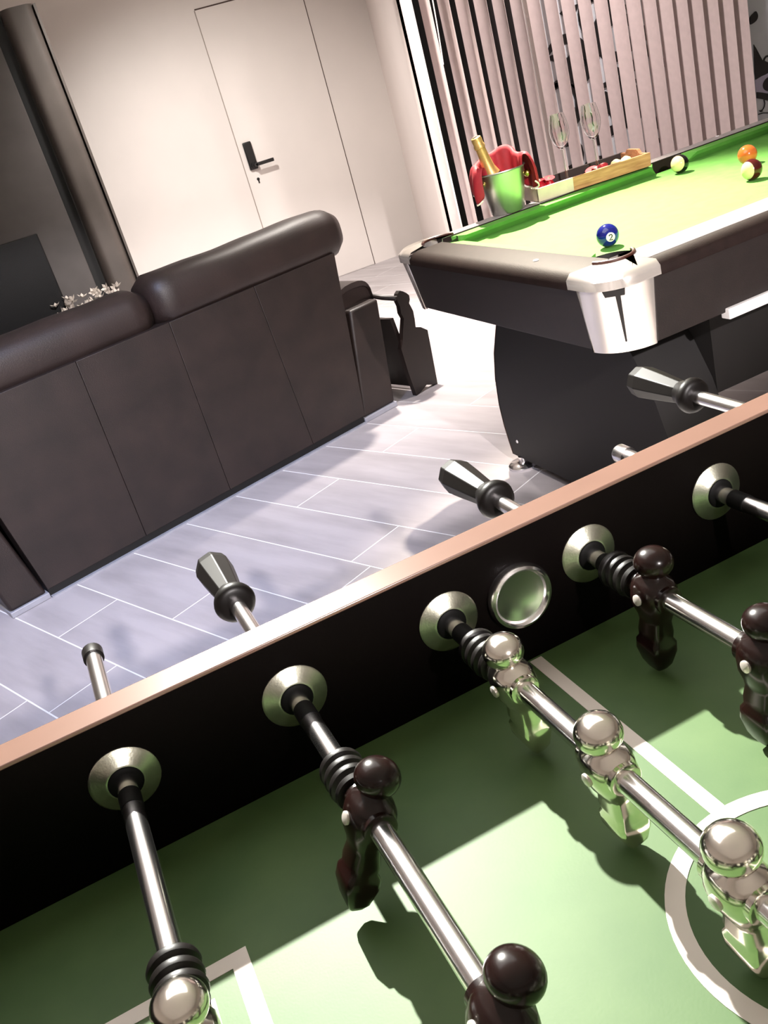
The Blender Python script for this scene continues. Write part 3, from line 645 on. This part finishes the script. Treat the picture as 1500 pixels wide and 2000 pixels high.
# ------------------------------------------------------------------ football table
FX0, FX1, FY0, FY1 = -0.235, 0.985, -0.69, 0.0      # playing field
HW, WT, ZROD = 0.138, 0.031, 0.0795
foos = thing('football_table', ((FX0+FX1)/2, (FY0+FY1)/2, 0), 'table football cabinet with dark sides, beige rim and green pitch', 'football table')
MB().box((FX0, FY0, F - 0.012), (FX1, FY1, F)).build('playing_field', 'field', foos)
ZB = F - 0.11
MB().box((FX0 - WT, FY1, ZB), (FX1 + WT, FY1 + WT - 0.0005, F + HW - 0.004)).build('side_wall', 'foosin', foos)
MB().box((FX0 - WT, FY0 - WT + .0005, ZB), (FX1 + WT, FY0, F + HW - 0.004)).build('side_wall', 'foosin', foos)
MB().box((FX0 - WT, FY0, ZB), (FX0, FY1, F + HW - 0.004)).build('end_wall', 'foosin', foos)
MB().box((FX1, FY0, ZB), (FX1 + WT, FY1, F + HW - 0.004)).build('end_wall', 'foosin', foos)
for a, b in (((FX0 - WT, FY1 - 0.0006), (FX1 + WT, FY1 + WT)), ((FX0 - WT, FY0 - WT), (FX1 + WT, FY0 + .0006)), ((FX0 - WT, FY0), (FX0, FY1)), ((FX1, FY0), (FX1 + WT, FY1))):
    MB().box((*a, F + HW - 0.004), (*b, F + HW)).build('top_rim', 'rim', foos, bevel=0.0012)
MB().box((FX0 - WT, FY0 - WT, ZB - 0.008), (FX1 + WT, FY1 + WT, ZB)).build('cabinet_bottom', 'foosout', foos)
for x in (FX0 + 0.05, FX1 - 0.05):
    for y in (FY0 + 0.03, FY1 - 0.03):
        MB().loft([[(x + a*wd, y + b*wd, z) for a, b in ((-1,-1),(1,-1),(1,1),(-1,1))] for z, wd in ((0.0, 0.04), (0.02, 0.042), (0.03, 0.034), (ZB - 0.008, 0.05))]).build('leg', 'foosout', foos, bevel=0.004)
# pitch markings
LT = 0.0005
def line_box(x0, y0, x1, y1): MB().box((x0, y0, F), (x1, y1, F + LT)).build('pitch_line', 'line', foos, smooth=0)
cx, cy, LW = 0.3722, -0.345, 0.0125
line_box(cx - LW/2, -0.2463, cx + LW/2, -0.003)
line_box(cx - LW/2, FY0 + 0.003, cx + LW/2, -0.4437)
r0, r1 = 0.0855, 0.0985
m_ = MB(); n = 72
m_.loft([[(cx + r*cos(2*pi*k/n), cy + r*sin(2*pi*k/n), z) for k in range(n)] for r, z in ((r0, F), (r0, F + LT), (r1, F + LT), (r1, F))], cap=False).build('centre_circle', 'line', foos, smooth=0)
for sgn, xw in ((1, FX0), (-1, FX1)):
    xe = 0.0375 if sgn > 0 else 0.7069
    for (ya, yb) in ((-0.155, -0.142), (-0.548, -0.535)): line_box(min(xw, xe), ya, max(xw, xe), yb)
    line_box(xe - (0.013 if sgn > 0 else 0), -0.535, xe + (0 if sgn > 0 else 0.013), -0.155)
    line_box(xe - sgn*0.032 - 0.0015, -0.52, xe - sgn*0.032 + 0.0015, -0.17)
# rod bearings on both sides, ball cup
RX = [0.15*k for k in range(6)]
for y, d in ((0.0, -1), (FY0, 1)):
    for x in RX:
        o = MB().lathe((x, y, F + ZROD), (0, d, 0), [(0, 0.0285), (0.0015, 0.0288), (0.003, 0.027), (0.0055, 0.0175), (0.0065, 0.0165), (0.007, 0.0145), (0.0035, 0.0128)], 40).build('rod_bearing', 'chrome_soft', foos)
        MB().lathe((x, y, F + ZROD), (0, d, 0), [(0.002, 0.0142), (0.0078, 0.0142), (0.0092, 0.0125), (0.0092, 0.0088)], 28).build('bushing', 'rubber', o)
    MB().lathe((0.3715, y, F + 0.0725), (0, d, 0), [(0, 0.0315), (0.004, 0.0325), (0.0085, 0.0305), (0.0095, 0.028), (0.0080, 0.0258), (0.0045, 0.0248), (0.0042, 0.0236)] + [(0.0008 + 0.0034*(q/8)**2, 0.0234*q/8 + 0.0003) for q in range(7, -1, -1)], 48).build('ball_cup', 'chrome', foos)

# --- players, bumpers, handles (meshes shared between rods)
def sup(wx, wy, z, e=2.6, n=20, ox=0.0):
    r = []
    for k in range(n):
        a = 2*pi*k/n; c_, s_ = cos(a), sin(a)
        r.append((ox + wx*math.copysign(abs(c_)**(2/e), c_), wy*math.copysign(abs(s_)**(2/e), s_), z))
    return r
def player_mesh(nm, m, parent):
    b = MB()
    b.loft([sup(0.0055, 0.0085, -0.0725, 5), sup(0.0085, 0.0122, -0.067, 6), sup(0.0128, 0.0145, -0.055, 6), sup(0.0126, 0.0145, -0.046, 6), sup(0.0106, 0.0128, -0.0425, 5),
            sup(0.0116, 0.0136, -0.036, 4), sup(0.0104, 0.0128, -0.0265, 3.5), sup(0.0118, 0.0145, -0.021, 3),
            sup(0.0155, 0.0178, -0.013, 2.8), sup(0.0174, 0.0196, -0.003, 2.6), sup(0.0170, 0.0196, 0.006, 2.4), sup(0.0140, 0.0170, 0.0122, 2.2), sup(0.0100, 0.0115, 0.0150, 2), sup(0.0092, 0.0098, 0.018, 2)])
    b.ball((0.0005, 0, 0.0280), (0.0164, 0.0166, 0.0138), 28, 16)
    # sleeve along the rod
    b.lathe((0, -0.021, 0), (0, 1, 0), [(0, 0.0105), (0.001, 0.0122), (0.041, 0.0122), (0.042, 0.0105)], 24)
    o = b.build(nm, m, parent, local=True, smooth=48)
    s = MB().lathe((-0.0168, 0, -0.002), (-1, 0, 0), [(0, 0.0048), (0.0016, 0.0048), (0.0024, 0.0036)], 16).build('screw', 'screw', o, local=True)
    return o, s
def bumper_mesh(parent):
    b = MB(); p = [(0, 0.0095), (0.0, 0.0125), (0.001, 0.0135)]
    for k in range(3):
        t0 = 0.002 + 0.0105*k
        p += [(t0, 0.0135), (t0 + 0.0015, 0.0165), (t0 + 0.004, 0.0172), (t0 + 0.0065, 0.0165), (t0 + 0.008, 0.0135), (t0 + 0.0095, 0.0125)]
    p += [(0.034, 0.0150), (0.036, 0.0158), (0.039, 0.0150), (0.040, 0.010)]
    return b.lathe((0, 0, 0), (0, -1, 0), p, 32).build('bumper', 'rubber2', parent, local=True, smooth=35)
def handle_mesh(parent):
    b = MB()
    def octo(y, r, n=8, tw=0.2): return [(r*cos(2*pi*k/n + tw), y, r*sin(2*pi*k/n + tw)) for k in range(n)]
    g = b.loft([octo(0.028, 0.0145), octo(0.040, 0.0158), octo(0.075, 0.0195), octo(0.098, 0.0215), octo(0.112, 0.0195), octo(0.119, 0.013), octo(0.121, 0.004)]).build('handle', 'grip', parent, local=True, bevel=0.001, smooth=12)
    MB().lathe((0, 0, 0), (0, 1, 0), [(0, 0.0095), (0.0, 0.016), (0.003, 0.0205), (0.008, 0.0222), (0.013, 0.0212), (0.018, 0.0175), (0.030, 0.0140)], 32).build('handle_collar', 'grip', g, local=True)
    return g
rods = [
 # team, y of the far end (cap) or of the handle collar, first bumper, men, tilt, label
 ('silver', 0.232, -0.203, [-0.264, -0.50], 4, 'chrome football rod nearest the frame edge with silver players and a black end cap', 0.040),
 ('dark', 0.196, -0.108, [-0.170, -0.352, -0.535], 27, 'chrome football rod with three tilted dark players and a black handle above the tiles'),
 ('silver', 0.055, -0.049, [-0.112, -0.236, -0.357, -0.482, -0.606], -5, 'chrome football rod with a row of silver players over the centre circle'),
 ('dark', 0.165, -0.036, [-0.096, -0.220, -0.344, -0.468, -0.592], 7, 'chrome football rod with upright dark players just past the ball cup'),
 ('silver', 0.150, -0.150, [-0.210, -0.392, -0.575], 3, 'chrome football rod with the short plain end by the pool table pedestal'),
 ('dark', 0.200, -0.30, [-0.36, -0.60], 5, 'chrome football rod ending in a black handle in front of the pool table'),
]
proto = {}
for k, R_ in enumerate(rods):
    team, ye, yb, men, tilt, label = R_[:6]
    x = RX[k]
    rd_ = thing('football_rod', (x, 0, F + ZROD), label, 'football rod', 'rods of the football table')
    far = ye if team == 'silver' else ye + 0.02
    near = -0.98 if team == 'silver' else -0.84
    rr = 0.0082
    MB().lathe((0, near, 0), (0, 1, 0), [(0, rr - .0008), (0.0008, rr), (far - near - .0008, rr), (far - near, rr - .0008)], 28).build('bar', 'chrome', rd_, local=True)
    MB().lathe((0, -0.024, 0), (0, -1, 0), [(0, rr), (0.0006, rr + 0.0007), (0.0195, rr + 0.0007), (0.02, rr)], 28, cap=False).build('reflection_band', 'rubber', rd_, local=True)  # dark reflection in the chrome, painted on as a thin black band
    if team == 'silver':
        MB().lathe((0, far - 0.014, 0), (0, 1, 0), [(0, rr), (0.0, rr + 0.0022), (0.0155, rr + 0.0024), (0.018, rr + 0.001), (0.0185, 0.001)], 24).build('end_cap', 'grip' if k == 0 else 'chrome', rd_, local=True)
    hy, hr_ = (ye, 0) if team == 'dark' else (near + 0.02, pi)
    if 'handle' not in proto:
        h = handle_mesh(rd_); proto['handle'] = h; h.location = (0, hy, 0); h.rotation_euler = (0, 0, hr_)
    else:
        place_copy(proto['handle'], rd_, (0, hy, 0), (0, 0.35*k, hr_))
    if 'bumper' not in proto: bu = bumper_mesh(rd_); proto['bumper'] = bu
    else: bu = proto['bumper'].copy(); C.objects.link(bu); bu.parent = rd_
    bu.location = (0, yb, 0)
    b2 = proto['bumper'].copy(); C.objects.link(b2); b2.parent = rd_; b2.location = (0, men[-1] - 0.022 if men[-1] - .064 > FY0 else men[-1] - 0.0225, 0)
    for i, y in enumerate(men):
        if team not in proto:
            o, s = player_mesh('player', 'silver' if team == 'silver' else 'plastic', rd_); proto[team] = o
            o.location = (0, y, 0); o.rotation_euler = (0, radians(tilt), 0)
        else:
            place_copy(proto[team], rd_, (0, y, 0), (0, radians(tilt), 0))
